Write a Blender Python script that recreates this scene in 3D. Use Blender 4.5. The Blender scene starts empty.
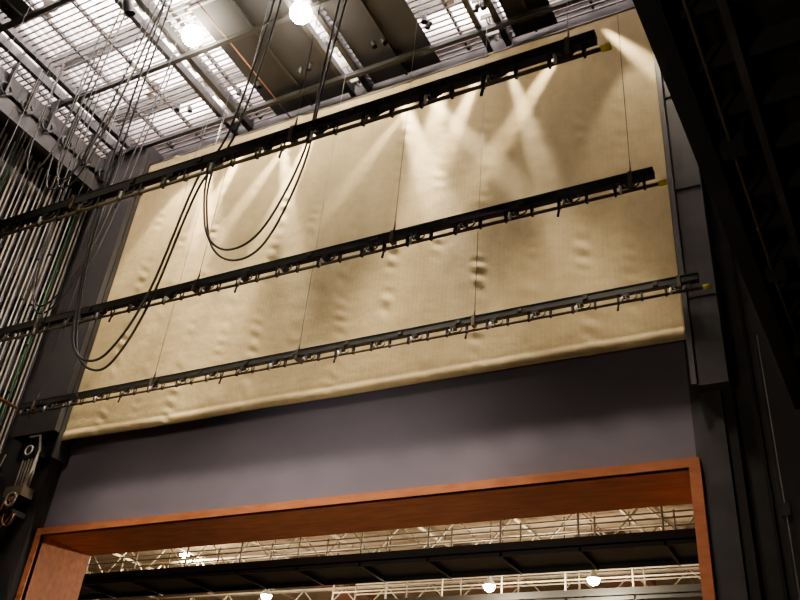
import bpy, math, random
from mathutils import Matrix, Vector, noise
random.seed(3)
ZO=1.6   # camera eye height; heights below are relative to the eye and lifted by ZO
C=bpy.context.collection
# ------------------------------------------------------------ materials
def mat(name,col,rough=0.6,metal=0.0,var=0.15,scale=3.0,bump=0.0,emit=0.0,stretch=(1,1,1)):
    m=bpy.data.materials.new(name); m.use_nodes=True
    nt=m.node_tree; b=nt.nodes["Principled BSDF"]
    b.inputs["Roughness"].default_value=rough; b.inputs["Metallic"].default_value=metal
    tc=nt.nodes.new("ShaderNodeTexCoord"); mp=nt.nodes.new("ShaderNodeMapping"); mp.inputs["Scale"].default_value=stretch
    nt.links.new(tc.outputs["Object"],mp.inputs[0])
    n=nt.nodes.new("ShaderNodeTexNoise"); n.inputs["Scale"].default_value=scale; n.inputs["Detail"].default_value=5
    nt.links.new(mp.outputs[0],n.inputs["Vector"])
    r=nt.nodes.new("ShaderNodeValToRGB")
    lo=[max(0,c*(1-var)) for c in col]+[1]; hi=[min(1,c*(1+var)) for c in col]+[1]
    r.color_ramp.elements[0].position=0.3; r.color_ramp.elements[0].color=lo
    r.color_ramp.elements[1].position=0.7; r.color_ramp.elements[1].color=hi
    nt.links.new(n.outputs["Fac"],r.inputs[0]); nt.links.new(r.outputs[0],b.inputs["Base Color"])
    if bump:
        bp=nt.nodes.new("ShaderNodeBump"); bp.inputs["Strength"].default_value=bump; bp.inputs["Distance"].default_value=0.02
        nt.links.new(n.outputs["Fac"],bp.inputs["Height"]); nt.links.new(bp.outputs[0],b.inputs["Normal"])
    if emit:
        b.inputs["Emission Color"].default_value=(*col,1); b.inputs["Emission Strength"].default_value=emit
    return m
M_black=mat("black_steel",(0.020,0.019,0.018),0.5,0.1)
M_dark=mat("dark_paint",(0.026,0.023,0.024),0.7,0)
M_pipe=mat("pipe_steel",(0.14,0.105,0.072),0.4,0.3,scale=8)
M_wire=mat("wire_rope",(0.16,0.145,0.13),0.5,0.2)
M_cable=mat("rubber_cable",(0.012,0.012,0.014),0.65)
M_yellow=mat("yellow_cap",(0.95,0.72,0.02),0.4)
M_grey=mat("grey_wall_paint",(0.225,0.200,0.258),0.85,0,var=0.08,scale=0.7,stretch=(1,1,2))
M_shroud=mat("shroud_paint",(0.062,0.056,0.059),0.5,0.1,var=0.35,scale=1.3)
M_white=mat("white_deck",(0.90,0.82,0.81),0.6,0,var=0.06)
M_slat=mat("grid_slat",(0.28,0.24,0.23),0.5,0.1)
M_galv=mat("galvanised_tube",(0.62,0.59,0.55),0.4,0.2,var=0.3,scale=2)
M_green=mat("green_tube",(0.10,0.30,0.10),0.5)
M_red=mat("red_brown_steel",(0.36,0.14,0.08),0.5)
M_orange=mat("orange_tube",(0.65,0.22,0.06),0.5)
M_cream=mat("cream_steel",(0.50,0.43,0.33),0.5,0.1)
M_audc=mat("auditorium_plaster",(0.34,0.25,0.165),0.8)
M_floor=mat("stage_floor_paint",(0.05,0.045,0.04),0.6)
M_bulb=mat("lamp_bulb",(1.0,0.88,0.68),0.5,emit=250)
M_ply=mat("dark_ply",(0.02,0.018,0.018),0.8)
def wood():
    m=bpy.data.materials.new("stained_wood"); m.use_nodes=True; nt=m.node_tree; b=nt.nodes["Principled BSDF"]
    b.inputs["Roughness"].default_value=0.55
    tc=nt.nodes.new("ShaderNodeTexCoord"); mp=nt.nodes.new("ShaderNodeMapping"); mp.inputs["Scale"].default_value=(0.8,4,3)
    n=nt.nodes.new("ShaderNodeTexNoise"); n.inputs["Scale"].default_value=2.0; n.inputs["Detail"].default_value=7
    r=nt.nodes.new("ShaderNodeValToRGB")
    r.color_ramp.elements[0].position=0.3; r.color_ramp.elements[0].color=(0.50,0.140,0.042,1)
    r.color_ramp.elements[1].position=0.72; r.color_ramp.elements[1].color=(0.78,0.255,0.085,1)
    nt.links.new(tc.outputs["Object"],mp.inputs[0]); nt.links.new(mp.outputs[0],n.inputs["Vector"])
    nt.links.new(n.outputs["Fac"],r.inputs[0]); nt.links.new(r.outputs[0],b.inputs["Base Color"])
    return m
M_wood=wood()
def canvas():
    m=bpy.data.materials.new("canvas"); m.use_nodes=True; nt=m.node_tree; b=nt.nodes["Principled BSDF"]
    b.inputs["Roughness"].default_value=0.75
    tc=nt.nodes.new("ShaderNodeTexCoord")
    mp=nt.nodes.new("ShaderNodeMapping"); mp.inputs["Scale"].default_value=(1.4,1,0.8)
    n=nt.nodes.new("ShaderNodeTexNoise"); n.inputs["Scale"].default_value=1.0; n.inputs["Detail"].default_value=10; n.inputs["Roughness"].default_value=.72
    r=nt.nodes.new("ShaderNodeValToRGB")
    r.color_ramp.elements[0].position=0.28; r.color_ramp.elements[0].color=(0.46,0.342,0.158,1)
    r.color_ramp.elements[1].position=0.68; r.color_ramp.elements[1].color=(0.66,0.505,0.248,1)
    nt.links.new(tc.outputs["Object"],mp.inputs[0]); nt.links.new(mp.outputs[0],n.inputs["Vector"])
    nt.links.new(n.outputs["Fac"],r.inputs[0]); nt.links.new(r.outputs[0],b.inputs["Base Color"])
    w=nt.nodes.new("ShaderNodeTexWave"); w.wave_type='BANDS'; w.bands_direction='X'; w.inputs["Scale"].default_value=3.2; w.inputs["Distortion"].default_value=0.6
    w.inputs["Detail"].default_value=3
    nt.links.new(tc.outputs["Object"],w.inputs["Vector"])
    mp2=nt.nodes.new("ShaderNodeMapping"); mp2.inputs["Scale"].default_value=(1,1,1.3); nt.links.new(tc.outputs["Object"],mp2.inputs[0])
    n2=nt.nodes.new("ShaderNodeTexNoise"); n2.inputs["Scale"].default_value=1.9; n2.inputs["Detail"].default_value=7
    nt.links.new(mp2.outputs[0],n2.inputs["Vector"])
    a=nt.nodes.new("ShaderNodeMath"); a.operation='MULTIPLY_ADD'; a.inputs[1].default_value=0.05
    nt.links.new(w.outputs["Fac"],a.inputs[0]); nt.links.new(n2.outputs["Fac"],a.inputs[2])
    bp=nt.nodes.new("ShaderNodeBump"); bp.inputs["Strength"].default_value=0.6; bp.inputs["Distance"].default_value=0.04
    nt.links.new(a.outputs[0],bp.inputs["Height"]); nt.links.new(bp.outputs[0],b.inputs["Normal"])
    return m
M_canvas=canvas()
# ------------------------------------------------------------ mesh builder
class MB:
    def __init__(s): s.v=[];s.f=[];s.mi=[];s.m=[];s.sm=[]
    def _m(s,m):
        if m not in s.m: s.m.append(m)
        return s.m.index(m)
    def box(s,x0,x1,y0,y1,z0,z1,m):
        k=len(s.v); i=s._m(m)
        s.v+=[(x,y,z) for z in(z0,z1) for y in(y0,y1) for x in(x0,x1)]
        for f in((0,2,3,1),(4,5,7,6),(0,1,5,4),(2,6,7,3),(0,4,6,2),(1,3,7,5)):
            s.f.append([k+j for j in f]); s.mi.append(i); s.sm.append(False)
        return s
    def path(s,pts,r,m,n=6):
        P=[Vector(p) for p in pts]; i=s._m(m); k=len(s.v)
        up=None
        for j,p in enumerate(P):
            t=(P[min(j+1,len(P)-1)]-P[max(j-1,0)]).normalized()
            if up is None:
                up=Vector((0,0,1)) if abs(t.z)<0.9 else Vector((1,0,0))
            a=t.cross(up)
            if a.length<1e-4: a=t.cross(Vector((0,1,0)))
            a.normalize(); b=a.cross(t).normalized(); up=b
            for q in range(n):
                an=2*math.pi*q/n; s.v.append(tuple(p+a*(r*math.cos(an))+b*(r*math.sin(an))))
        for j in range(len(P)-1):
            for q in range(n):
                q2=(q+1)%n
                s.f.append([k+j*n+q,k+j*n+q2,k+(j+1)*n+q2,k+(j+1)*n+q]); s.mi.append(i); s.sm.append(True)
        s.f.append([k+q for q in range(n)][::-1]); s.mi.append(i); s.sm.append(False)
        e=k+(len(P)-1)*n; s.f.append([e+q for q in range(n)]); s.mi.append(i); s.sm.append(False)
        return s
    def tube(s,a,b,r,m,n=6): return s.path([a,b],r,m,n)
    def lathe(s,c,prof,m,n=16):
        i=s._m(m);k=len(s.v)
        for r,z in prof:
            for q in range(n):
                an=2*math.pi*q/n; s.v.append((c[0]+r*math.cos(an),c[1]+r*math.sin(an),c[2]+z))
        for j in range(len(prof)-1):
            for q in range(n):
                q2=(q+1)%n; s.f.append([k+j*n+q,k+j*n+q2,k+(j+1)*n+q2,k+(j+1)*n+q]); s.mi.append(i); s.sm.append(True)
        return s
    def ring(s,c,R,r,m,axis='x',n=12):
        pts=[]
        for q in range(n+1):
            an=2*math.pi*q/n
            if axis=='x': pts.append((c[0],c[1]+R*math.cos(an),c[2]+R*math.sin(an)))
            elif axis=='y': pts.append((c[0]+R*math.cos(an),c[1],c[2]+R*math.sin(an)))
            else: pts.append((c[0]+R*math.cos(an),c[1]+R*math.sin(an),c[2]))
        return s.path(pts,r,m,5)
    def done(s,name):
        me=bpy.data.meshes.new(name); me.from_pydata([(x,y,z+ZO) for x,y,z in s.v],[],s.f)
        for m in s.m: me.materials.append(m)
        me.polygons.foreach_set("material_index",s.mi); me.polygons.foreach_set("use_smooth",s.sm); me.update()
        o=bpy.data.objects.new(name,me); C.objects.link(o); return o
def spline(pts,n=10):
    P=[Vector(p) for p in pts]; P=[P[0]]+P+[P[-1]]; out=[]
    for i in range(1,len(P)-2):
        for j in range(n):
            t=j/n; a,b,c,d=P[i-1],P[i],P[i+1],P[i+2]
            out.append(0.5*((2*b)+(c-a)*t+(2*a-5*b+4*c-d)*t*t+(3*b-a-3*c+d)*t**3))
    out.append(P[-2]); return out
# ------------------------------------------------------------ shell
GZ=18.0
MB().box(-20.6,3.2,-4.3,14.6,-1.8,-1.6,M_floor).done("floor")
MB().box(-20.8,-20.6,-4.3,14.6,-1.6,21.2,M_dark).done("wall_left")
MB().box(3.2,3.4,-4.3,14.6,-1.6,21.2,M_dark).done("wall_right")
MB().box(-20.8,3.4,-4.5,-4.3,-1.6,21.2,M_dark).done("wall_back")
OX0,OX1,OZ=-17.16,-2.16,6.06
w=MB()
w.box(-20.6,OX0,14.0,15.5,-1.6,21.2,M_dark)
w.box(OX1,3.2,14.0,15.5,-1.6,21.2,M_shroud)
w.box(OX0,OX1,14.0,15.5,OZ,17.0,M_grey)
w.box(OX0,OX1,14.0,15.5,17.0,21.2,M_dark)
w.done("wall_proscenium")
f=MB()
th=0.12
f.box(OX0,OX1,13.9,15.5,OZ-th,OZ-0.002,M_wood)
f.box(OX0+.002,OX0+th,13.9,15.5,-1.6,OZ-th,M_wood)
f.box(OX1-th,OX1-.002,13.9,15.5,-1.6,OZ-th,M_wood)
f.box(OX0-0.06,OX1+0.06,13.88,13.998,OZ-th,OZ+0.04,M_wood)
f.box(OX0-0.06,OX0+th,13.88,13.998,-1.6,OZ-th,M_wood)
f.box(OX1-th,OX1+0.06,13.88,13.998,-1.6,OZ-th,M_wood)
f.done("proscenium_frame")
def roof():
    s=MB(); p=0.30; x=-20.6; i=s._m(M_white)
    prof=[]
    while x<3.2:
        prof+= [(x,20.7),(x+0.12,20.7),(x+0.15,20.78),(x+0.27,20.78)]; x+=p
    k=len(s.v)
    for (x,z) in prof: s.v+=[(x,-4.3,z),(x,14.0,z)]
    for j in range(len(prof)-1):
        s.f.append([k+2*j,k+2*j+1,k+2*j+3,k+2*j+2]); s.mi.append(i); s.sm.append(False)
    s.box(-20.6,3.2,-4.3,14.0,20.9,21.1,M_dark)
    for y in (1.5,4.7,7.9,11.1,13.6):
        s.box(-20.6,3.2,y,y+0.06,20.0,20.68,M_black); s.box(-20.6,3.2,y-0.12,y+0.18,19.96,20.0,M_black)
    s.box(-20.59,3.19,13.9,13.98,18.4,20.65,M_white)
    s.box(-20.58,-20.5,-4,13.9,18.4,20.65,M_white)
    return s.done("ceiling")
roof()
# ------------------------------------------------------------ rigging grid
g=MB()
wells=[-17.9,-13.9,-9.9,-5.85,-1.9]; ww=0.30
y=3.0
while y<13.9:
    segs=[]; prev=-20.4
    for wx in wells:
        segs.append((prev,wx-ww)); prev=wx+ww
    segs.append((prev,3.0))
    for a,b in segs: g.box(a,b,y,y+0.045,GZ,GZ+0.03,M_slat)
    y+=0.165
x=-19.9
while x<3:
    if min(abs(x-wx) for wx in wells)>0.45: g.box(x-.03,x+.03,3.0,13.95,GZ+.04,GZ+.16,M_black)
    x+=1.1
for wx in wells:
    for s_ in (-1,1):
        xx=wx+s_*ww
        g.box(xx-.03,xx+.03,-4.2,13.95,GZ-.22,GZ+.14,M_black)
        g.box(xx-(.12 if s_>0 else 0.0),xx+(0.0 if s_>0 else .12),-4.2,13.95,GZ-.24,GZ-.21,M_black)
    yy=3.2
    while yy<13.8:
        g.box(wx-.2,wx+.2,yy-.02,yy+.02,GZ+.0,GZ+.16,M_galv)
        g.ring((wx-.06,yy+.15,GZ+.15),.13,.03,M_galv,'x',12)
        g.ring((wx+.08,yy+.15,GZ+.15),.13,.03,M_galv,'x',12)
        yy+=0.55
for yb in (3.0,5.5,8.2,10.9,13.2):
    g.box(-20.4,3.0,yb-.06,yb+.06,GZ-.38,GZ-.24,M_black)
for a,b,c,d in ((-12.7,-10.3,9.8,13.9),(-9.5,-7.5,9.5,13.9),(-5.4,-4.3,11.8,13.9),(-3.7,-2.4,11.2,12.9),(-17.4,-16.6,5.8,8.4)):
    g.box(a,b,c,d,GZ-.05,GZ-.02,M_ply)
    g.box(a,b,c-.02,c+.04,GZ-.14,GZ-.05,M_slat)
    g.box((a+b)/2-.03,(a+b)/2+.03,c,d,GZ-.12,GZ-.05,M_black)
g.tube((-12.2,9.0,GZ-.3),(-12.2,13.9,GZ-.3),.02,M_red)
g.done("rigging_grid")
hb=MB()
hb.box(-20.4,-18.25,3.0,13.9,16.6,16.75,M_black)
hb.box(-18.45,-18.25,3.0,13.9,16.1,17.3,M_black)
for k in range(14):
    yy=4+0.75*k
    hb.ring((-18.15,yy,16.7),.18,.04,M_black,'x',14); hb.box(-18.25,-18.05,yy-.03,yy+.03,16.5,17.7,M_black)
hb.done("headblock_beam")
# ------------------------------------------------------------ curtain
def curtain():
    X0,X1,Z0,Z1=-16.97,-2.05,8.17,17.25; nx,nz=480,260
    seams=[-15.9,-14.8,-13.7,-12.6,-11.6,-10.5,-9.3,-8.2,-7.1,-6.0,-4.9,-3.8,-2.9]
    amp=[.9,.5,1.1,.4,1,.4,.7,1.2,.5,1.1,.4,.8,.4]
    vs=[];fs=[]
    for j in range(nz+1):
        v=j/nz; z=Z0+(Z1-Z0)*v
        for i in range(nx+1):
            u=i/nx; x=X0+(X1-X0)*u
            y=13.6+0.020*noise.noise(Vector((x*.5,z*.25,0)))+0.007*noise.noise(Vector((x*1.8,z*.8,4)))+0.003*noise.noise(Vector((x*1.2,z*3.5,14)))
            for k,sx in enumerate(seams):
                dx=(x-sx-0.15*noise.noise(Vector((z*.4,k,0))))/0.15
                if abs(dx)<3:
                    a=max(0,noise.noise(Vector((k*7.1,z*0.9,2)))+0.22)*amp[k]
                    y+=0.034*a*math.exp(-dx*dx)*math.sin(z*17+6*noise.noise(Vector((z*.8,k,9)))+dx*1.2)
            h=z-Z0
            if h<0.24: y-=0.03*math.sin(math.pi*min(1,h/0.24))
            y+=0.006*math.exp(-((h-.28)/.05)**2)
            vs.append((x,y,z+ZO+0.02*noise.noise(Vector((x*.4,3,3)))*(1-v)))
    for j in range(nz):
        for i in range(nx):
            a=j*(nx+1)+i; fs.append((a,a+1,a+nx+2,a+nx+1))
    me=bpy.data.meshes.new("safety_curtain"); me.from_pydata(vs,[],fs); me.materials.append(M_canvas)
    me.polygons.foreach_set("use_smooth",[True]*len(fs)); me.update()
    o=bpy.data.objects.new("safety_curtain",me); C.objects.link(o)
    so=o.modifiers.new("thick",'SOLIDIFY'); so.thickness=0.012; so.offset=1
    b=MB(); b.tube((X0,13.63,Z0+.1),(X1,13.63,Z0+.1),.05,M_canvas,10)
    b.tube((X0,13.62,Z1-.03),(X1,13.62,Z1-.03),.05,M_pipe,10); 
    ob=b.done("hem_pipe"); ob.parent=o
curtain()
s=MB()
s.box(-2.02,-1.44,13.45,14.0,7.17,17.9,M_shroud)
s.box(-2.02,-1.93,13.38,13.45,7.17,17.9,M_shroud)
s.box(-1.98,-1.62,13.72,14.0,-1.6,7.17,M_shroud)
s.box(-1.60,-1.45,13.80,14.0,-1.6,7.17,M_dark)
for zz in (8.9,11.4,13.9,16.4): s.box(-1.92,-1.46,13.43,13.45,zz,zz+.03,M_dark)
s.done("curtain_guide_rail")
s=MB()
s.box(-18.5,-17.0,13.3,14.0,8.35,17.9,M_dark)
s.box(-18.1,-17.32,13.75,14.0,-1.6,8.35,M_dark)
s.box(-17.02,-16.96,13.45,13.9,7.7,17.6,M_black)
s.done("curtain_guide_rail")
s=MB(); s.tube((-.93,13.88,-1.6),(-.93,13.88,8.2),.010,M_wire); s.box(-1.0,-.86,13.86,14.0,5.0,5.2,M_dark)
s.box(-1.15,-1.10,13.93,14.0,-1.6,12,M_black)
s.box(-.98,-.4,13.9,14.0,-1.6,11,M_dark)
s.done("wall_conduit")
# ------------------------------------------------------------ battens
def batten(Y,Z,xl):
    b=MB(); xr=-1.55
    b.tube((xl,Y,Z),(xr-.02,Y,Z),.027,M_pipe,10)
    b.box(xl,xr-.10,Y-.055,Y+.055,Z+.15,Z+.28,M_black)
    b.box(xl,xr-.10,Y-.07,Y+.07,Z+.275,Z+.29,M_black)
    b.tube((xr-.05,Y,Z),(xr+.06,Y,Z),.045,M_yellow,12)
    x=xr-.25; k=0
    while x>xl+.1:
        b.box(x-.018,x+.018,Y-.035,Y-.028,Z-.03,Z+.16,M_black)
        b.box(x-.018,x+.018,Y+.028,Y+.035,Z-.03,Z+.16,M_black)
        b.ring((x,Y,Z),.04,.012,M_black,'x',8)
        if k%2==0:
            xx=x-.28
            b.box(xx-.06,xx+.06,Y-.05,Y+.05,Z+.09,Z+.155,M_black)
            rr=random.uniform(.06,.1); 
            p=spline([(xx,Y-.04,Z+.10),(xx+.03,Y-.10,Z+.0),(xx+.08+rr*.5,Y-.11,Z-.06),(xx+.13+rr,Y-.08,Z+.01),(xx+.1+rr,Y-.05,Z+.10)],5)
            b.path(p,.012,M_cable,5)
            b.tube((xx-.05,Y-.06,Z+.07),(xx-.05,Y-.06,Z-.06),.022,M_galv if k%4==0 else M_pipe,7)
        if k%3==1:
            b.box(x-.20,x-.12,Y-.09,Y-.055,Z+.17,Z+.25,M_black)
        if k%7==3: b.tube((x,Y,Z-.02),(x-.02,Y,Z-.16),.02,M_black,6)
        x-=.42; k+=1
    for wx in (-17.9+.2,-13.9,-9.9,-5.85,-1.98):
        b.tube((wx,Y,Z+.27),(wx,Y,GZ+.1),.006,M_wire,5)
        b.box(wx-.03,wx+.03,Y-.08,Y+.08,Z+.06,Z+.30,M_pipe)
        b.path([(wx,Y-.02,Z+.28),(wx,Y,Z+.55),(wx,Y+.02,Z+.28)],.012,M_pipe,5)
    return b.done("lighting_batten")
batten(6.80,8.09,-18.1)
batten(9.72,8.43,-18.1)
batten(13.07,8.82,-18.2)
# ------------------------------------------------------------ cable loops
def loop(pts,Y,r=.022,two=True):
    c=MB()
    P=[(x,Y,z) for x,z in pts]
    c.path(spline(P,8),r,M_cable,7)
    if two: c.path(spline([(x+.06*math.sin(i*1.3),Y+.12,z-.12 if 2<i<len(P)-2 else z) for i,(x,z) in enumerate(pts)],8),r,M_cable,7)
    return c.done("hanging_cable")
loop([(-5.9,18.1),(-6.05,14.5),(-6.14,12.25),(-6.21,10.45),(-6.27,8.86),(-6.72,7.56),(-7.27,7.27),(-7.79,7.68),(-8.08,8.64),(-8.1,9.3)],7.6,.018)
loop([(-8.5,18.1),(-8.55,14.0),(-8.82,11.03),(-9.3,9.98),(-9.67,7.7),(-10.18,6.65),(-10.69,6.56),(-11.14,7.03),(-11.4,8.11),(-11.65,9.75),(-11.8,12.5),(-11.9,18.1)],8.5,.022)
loop([(-12.4,18.1),(-12.7,15),(-13.1,12.2),(-13.5,11.6),(-13.9,12.3),(-13.9,15),(-13.8,18.1)],8.8,.018)
loop([(-13.3,18.1),(-13.7,14.5),(-14.3,12.8),(-14.8,12.3),(-15.3,13.3),(-15.4,18.1)],9.5,.018,False)
loop([(-14.2,18.1),(-14.7,12.5),(-15.2,10.9),(-15.9,10.3),(-16.5,11.2),(-16.8,14),(-17,18.1)],11.0,.02)
loop([(-16.0,18.1),(-16.2,14.6),(-16.8,13.9),(-17.2,15),(-17.3,18.1)],10.0,.02,False)
hc=MB()
for i in range(24):
    x=random.uniform(-17.6,-12.5); y=random.uniform(8,12.8)
    z0=random.choice((8.7,10.5,12,14))
    if x>-15.5: z0=random.choice((13,14,15))
    hc.tube((x,y,GZ),(x+random.uniform(-.15,.15),y+random.uniform(-.1,.1),z0),.006,M_wire if i%3==0 else M_cable,4)
hc.done("rigging_lines")
# ------------------------------------------------------------ counterweight wall (left)
cw=MB(); y=5.0; k=0
while y<13.85:
    m=[M_galv,M_galv,M_black,M_galv,M_cream,M_black][k%6]
    if k in (57,81): m=M_green
    cw.tube((-19.5+.12*(k%3),y,-1.6),(-19.5+.12*(k%3),y,16.55),.022 if k%2 else .03,m,6)
    y+=0.105; k+=1
for z in (7.5,10.5,13.2,15.6): cw.box(-19.95,-19.75,4.8,13.9,z,z+.12,M_black)
random.seed(8)
for k in range(26):
    y=5.2+k*.33; z=random.choice((6.5,9.6,9.9,11,12.5)); hgt=random.uniform(.6,1.5)
    cw.box(-19.75,-19.5,y-.07,y+.07,z,z+hgt,M_pipe)
    cw.box(-19.78,-19.47,y-.09,y+.09,z-.06,z,M_black); cw.box(-19.78,-19.47,y-.09,y+.09,z+hgt+.3,z+hgt+.36,M_black)
cw.done("counterweight_rigging")
fg=MB()
fg.box(-19.15,-18.7,-4.28,13.6,6.05,6.2,M_black); fg.box(-18.78,-18.7,-4.28,13.6,5.9,6.3,M_black)
for z in (6.7,7.25): fg.tube((-18.75,-4,z),(-18.75,13.6,z),.03,M_black)
yy=-3.5
while yy<13.7: fg.tube((-18.75,yy,6.2),(-18.75,yy,7.25),.03,M_black); yy+=1.2
for z in (7.9,9.2): fg.tube((-18.7,4,z),(-18.7,13.3,z),.04,M_orange if z>9 else M_black,8)
for k in range(16):
    y=10.8+k*.18
    fg.tube((-18.9,y,7.3),(-18.75,y,8.0),.02,M_cream); fg.ring((-18.8,y,7.55),.1,.018,M_black if k%2 else M_red,'x',10)
fg.done("fly_gallery")
wc=MB()
wc.box(-18.45,-17.75,13.0,13.28,7.75,8.05,M_black)
wc.path([(x,12.95,z) for x,z in [(-18.0,6.9),(-17.85,7.4),(-17.8,7.9),(-17.95,8.3),(-18.3,8.3)]],.03,M_galv,8)
for k in range(6): wc.tube((-18.4+.1*k,13.05,7.0),(-18.4+.1*k,13.05,7.75),.02,M_cream if k%2 else M_galv)
wc.box(-18.5,-17.9,12.9,13.25,6.75,7.0,M_pipe)
wc.ring((-18.15,12.88,6.65),.16,.03,M_cream,'y',16); wc.ring((-18.15,12.88,6.65),.05,.025,M_red,'y',10)
wc.ring((-18.1,12.88,7.9),.12,.02,M_galv,'y',14)
wc.box(-18.45,-18.0,12.9,13.3,6.3,6.42,M_black)
for k in range(4): wc.path(spline([(-18.4+.12*k,12.95,6.8),(-18.45+.1*k,12.9,6.2),(-18.2+.1*k,12.9,6.0),(-18.05+.05*k,12.95,6.3)],6),.014,M_cable if k%2 else M_orange,5)
wc.done("curtain_winch").location=(.42,.42,0)
# ------------------------------------------------------------ loading gallery right (overhead)
def gal():
    s=MB()
    s.box(0,3.4,-2,12.3,6.28,6.34,M_black)
    s.box(0,.09,-2,12.3,5.98,6.5,M_black); s.box(-.03,.16,-2,12.3,5.95,5.98,M_black)
    s.box(.55,.62,-2,12.3,6.02,6.28,M_shroud); s.box(1.4,1.5,-2,12.3,6.0,6.28,M_shroud)
    y=-1.8
    while y<12.4: s.box(.09,3.4,y,y+.07,6.08,6.28,M_dark); y+=.62
    s.box(0,3.4,12.2,12.3,5.98,6.5,M_black)
    s.tube((.04,-2,7.0),(.04,12.3,7.0),.025,M_black); s.tube((.04,-2,7.5),(.04,12.3,7.5),.025,M_black)
    y=-1.8
    while y<12.4: s.tube((.04,y,6.4),(.04,y,7.5),.025,M_black); y+=1.4
    s.path([(.3,-1,6.05),(.32,5,6.05),(.28,9,6.0),(.3,12.2,6.05)],.02,M_pipe,6)
    for y in (4.5,6.6,8.8,10.6): s.box(.2,.42,y,y+.12,5.9,6.1,M_dark)
    for y in (1.0,6.0,11.0):          # hanger rods to the roof steel
        s.tube((3.2,y,6.3),(3.2,y,17.9),.03,M_black); s.tube((.3,y,6.3),(.3,y,17.9),.02,M_black)
    o=s.done("loading_gallery")
    th=-math.atan(.044); 
    o.matrix_world=Matrix.Translation((-.99,0,0))@Matrix.Rotation(th,4,'Z')
    return o
gal()
# ------------------------------------------------------------ auditorium beyond
MB().box(-34,8,15.5,34,9.6,9.8,M_audc).done("auditorium_ceiling")
MB().box(-34,8,34,34.2,-1.6,9.8,M_audc).done("wall_auditorium_rear")
MB().box(-34.2,-34,15.5,34,-1.6,9.8,M_audc).done("wall_auditorium_left")
MB().box(8,8.2,15.5,34,-1.6,9.8,M_audc).done("wall_auditorium_right")
MB().box(-34.2,8.2,14.6,34.2,-1.8,-1.6,M_floor).done("floor_auditorium")
def catwalk(Y,z0,x0=-30,x1=6,rm=M_cream,depth=1.5):
    s=MB()
    s.box(x0,x1,Y,Y+.06,z0-.02,z0+.32,M_black); s.box(x0,x1,Y+depth-.06,Y+depth,z0-.02,z0+.32,M_black)
    s.box(x0,x1,Y,Y+depth,z0+.08,z0+.12,M_black)
    x=x0
    while x<x1:
        s.box(x,x+.06,Y,Y+depth,z0-.04,z0+.08,M_black)
        for yy in (Y+.03,Y+depth-.03):
            s.tube((x,yy,z0),(x,yy,z0+1.35),.03,rm,6)
        s.tube((x,Y+.03,z0+.3),(x,Y+.03,9.58),.02,M_black,5)
        x+=2.0
    for h in (.62,.95,1.3):
        for yy in (Y+.03,Y+depth-.03): s.tube((x0,yy,z0+h),(x1,yy,z0+h),.025,rm,6)
    return s.done("lighting_catwalk")
catwalk(20,6.77)
catwalk(25.2,7.05,x0=-16)
def truss(Y,z0=7.9,z1=8.8):
    s=MB()
    for z in (z0,z1):
        s.tube((-33.9,Y-.08,z),(7.9,Y-.08,z),.04,M_cream,6); s.tube((-33.9,Y+.08,z),(7.9,Y+.08,z),.04,M_cream,6)
    x=-33.8; k=0
    while x<7.1:
        s.tube((x,Y,z0 if k%2 else z1),(x+.9,Y,z1 if k%2 else z0),.028,M_cream,6); x+=.9; k+=1
    return s.done("roof_truss")
for Y in (22.6,24.4,28.5): truss(Y)
dp=MB()
for k in range(12):
    x=-31+k*3.1; dp.tube((x,17,8.9),(x+1.3,33.9,8.9),.05,M_cream,6)
for x in (-19,-13,-8,-5): dp.box(x,x+1.4,26.5,31,9.0,9.3,M_red)
dp.done("overhead_ducts")
# ------------------------------------------------------------ lamps
def lamp(x,y,z,zt,e,col=(1,.82,.55),r=.13,name="high_bay_lamp",rad=.15,k=1.0):
    s=MB()
    s.lathe((x,y,z),[(a*k,b*k) for a,b in [(.02,.42),(.07,.40),(.09,.28),(.13,.22),(.26,.02),(.27,-.03)]],M_galv,18)
    s.lathe((x,y,z),[(.001,-r-.02)]+[(r*math.sin(t*math.pi/8),-.02-r*math.cos(t*math.pi/8)) for t in range(1,8)]+[(.001,r-.02)],M_bulb,14)
    s.tube((x,y,z+.4*k),(x,y,zt),.012,M_black)
    o=s.done(name)
    l=bpy.data.lights.new("lamp_light",'POINT'); l.energy=e; l.color=col; l.shadow_soft_size=rad
    lo=bpy.data.objects.new("lamp_light",l); lo.location=(x,y,z+ZO-r-.22); C.objects.link(lo); lo.parent=o
    return o
for p in ((-21.7,24,9.0),(-9.9,24,7.27),(-6.8,24,7.3),(-17.8,24,7.34)): lamp(*p,9.59,1100,r=.17,k=.7)
def uplight(x,y,e):  # invented fixture, added to brighten the deck without lighting the curtain
    s=MB(); z=GZ+.18
    s.lathe((x,y,z),[(.001,.0),(.12,.0),(.13,.06),(.06,.10),(.06,.22),(.16,.30),(.21,.42)],M_galv,16)
    s.lathe((x,y,z+.36),[(.001,-.06),(.05,-.03),(.06,0),(.05,.03),(.001,.06)],M_bulb,10)
    o=s.done("added_uplighter")
    l=bpy.data.lights.new("added_uplighter_light",'SPOT'); l.energy=e; l.color=(1,.92,.89); l.spot_size=math.radians(165); l.spot_blend=.4; l.shadow_soft_size=.1
    lo=bpy.data.objects.new("added_uplighter_light",l); lo.matrix_world=Matrix.Translation((x,y,z+.5+ZO))@Matrix.Rotation(math.pi,4,'X'); C.objects.link(lo)
    lo.parent=o
for x,y,e in ((-13.1,10.2,6500),(-10.15,11.4,3200),(-16.6,8.6,5200),(-6.6,12.4,3600),(-3.2,12.4,2000),(-15.9,12.0,4000),(-11.6,8.3,2400),(-7,10.3,1600)):
    uplight(x,y,e)
lamp(-12.9,10.35,17.6,18.0,90,(1,.9,.75),r=.28,name="work_light",k=.95)
lamp(-9.9,10.85,17.6,18.0,70,(1,.9,.75),r=.28,name="work_light",k=.95)
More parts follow.
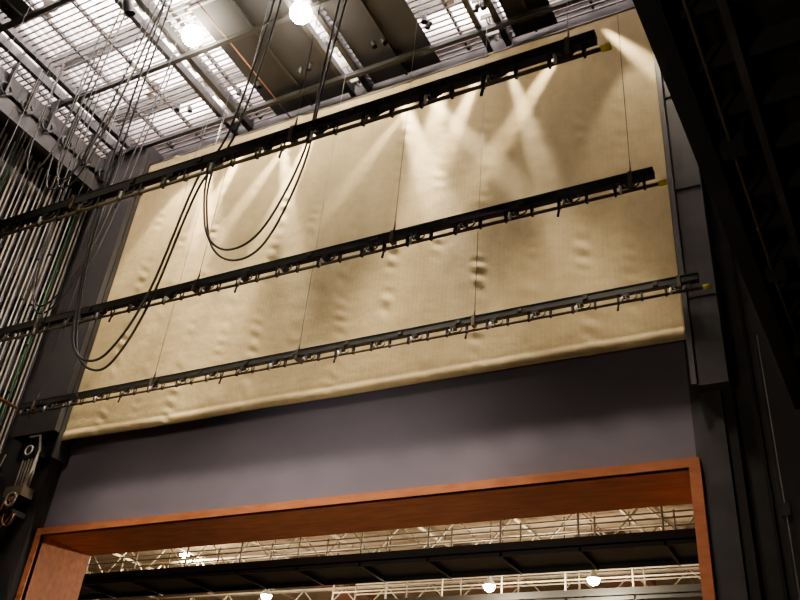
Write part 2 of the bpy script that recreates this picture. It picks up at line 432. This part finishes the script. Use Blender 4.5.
def spot(x,y,z,tx,ty,tz,e,ang,blend=.5,rad=.3,col=(1,.84,.61),name="added_spot",sx=1.0,k=1.0):  # spot and housing added for the light they cast
    p=Vector((x,y,z+ZO)); d=(Vector((tx,ty,tz+ZO))-p).normalized()
    l=bpy.data.lights.new(name+"_beam",'SPOT'); l.energy=e; l.spot_size=math.radians(ang); l.spot_blend=blend; l.shadow_soft_size=rad; l.color=col
    o=bpy.data.objects.new(name+"_beam",l); C.objects.link(o)
    az=-d; ay=Vector((0,1,0)); ay=(ay-az*ay.dot(az)).normalized(); ax=ay.cross(az)
    Rm=Matrix((ax,ay,az)).transposed().to_4x4()
    s=MB()
    s.lathe((0,0,-ZO),[(a*k,b*k) for a,b in [(.001,.34),(.09,.33),(.12,.25),(.13,.0),(.16,-.04)]],M_black,14)
    s.path([(a*k,0,b*k-ZO) for a,b in [(-.17,.15),(-.17,.4),(.17,.4),(.17,.15)]],.012*k,M_black,5)
    b=s.done(name); b.matrix_world=Matrix.Translation(p)@Rm
    o.parent=b; o.matrix_local=Matrix.Translation((0,0,-.08))@Matrix.Diagonal((sx,1,1,1))
# added spots standing in for lamps above the grid, streaking the curtain top
for x,t,e,sx in ((-8.7,18,4600,.13),(-8.4,33,2200,.08),(-10.7,-15,6500,.13),(-11.0,-32,3600,.09),(-3.5,-31,2900,.11),(-3.6,31,2200,.11),(-5.9,-19,3200,.13),(-5.7,13,1600,.09),(-13.0,-20,5000,.13),(-12.3,14,4200,.10),(-7.2,-4,2900,.18),(-7.2,-35,2300,.08),(-14.7,8,3800,.14)):
    dx=math.tan(math.radians(t))*4
    spot(x,12.5,17.6,x+dx,13.55,13.6,e,84,.9,.07,sx=sx,k=.5)
for x,e,a in ((-15.0,2400,52),(-7.2,700,34),(-2.4,600,36)):
    spot(x,12.3,17.6,x,13.4,13.0,e,a,.4,.12,k=.6)
# added out-of-view spots washing the curtain and wall
spot(-13.5,8.8,17.0,-13.0,13.6,8.0,4600,42,.9,.5)
spot(-8.5,8.8,17.0,-8.0,13.6,7.0,4000,34,.9,.5)
spot(-4.0,8.8,17.0,-4.3,13.6,7.0,3300,34,.9,.5)
spot(-14,2.5,9,-13.5,14,7.6,1300,36,1,1.2)
spot(-9,1,8,-9,14,5.6,2600,42,1,1.5)
spot(-8,2,1,-9,14,5.0,1800,38,1,1.0,col=(1,.9,.82))  # added low fill for the grey wall
spot(-5,-2,0,-.6,12,9,600,75,.9,.6)  # added fill so the gallery underside shows some detail
spot(-12,4,13,-19.5,12.5,12,2100,60,.9,.4)  # added to brighten the tubes on the left wall
wd=bpy.data.worlds.new("w"); bpy.context.scene.world=wd; wd.use_nodes=True
wd.node_tree.nodes["Background"].inputs[0].default_value=(0.5,0.42,0.35,1); wd.node_tree.nodes["Background"].inputs[1].default_value=0.05
# ------------------------------------------------------------ camera
R=Vector((0.889,0.4503,0.0829)); D=Vector((-0.1868,0.5221,-0.8322)); F=Vector((-0.4181,0.7243,0.5483))
cam=bpy.data.cameras.new("camera"); co=bpy.data.objects.new("camera",cam); C.objects.link(co)
cam.lens=39.3; cam.sensor_width=36; cam.clip_end=200
co.matrix_world=Matrix(((R.x,-D.x,-F.x,0),(R.y,-D.y,-F.y,0),(R.z,-D.z,-F.z,ZO),(0,0,0,1)))
bpy.context.scene.camera=co
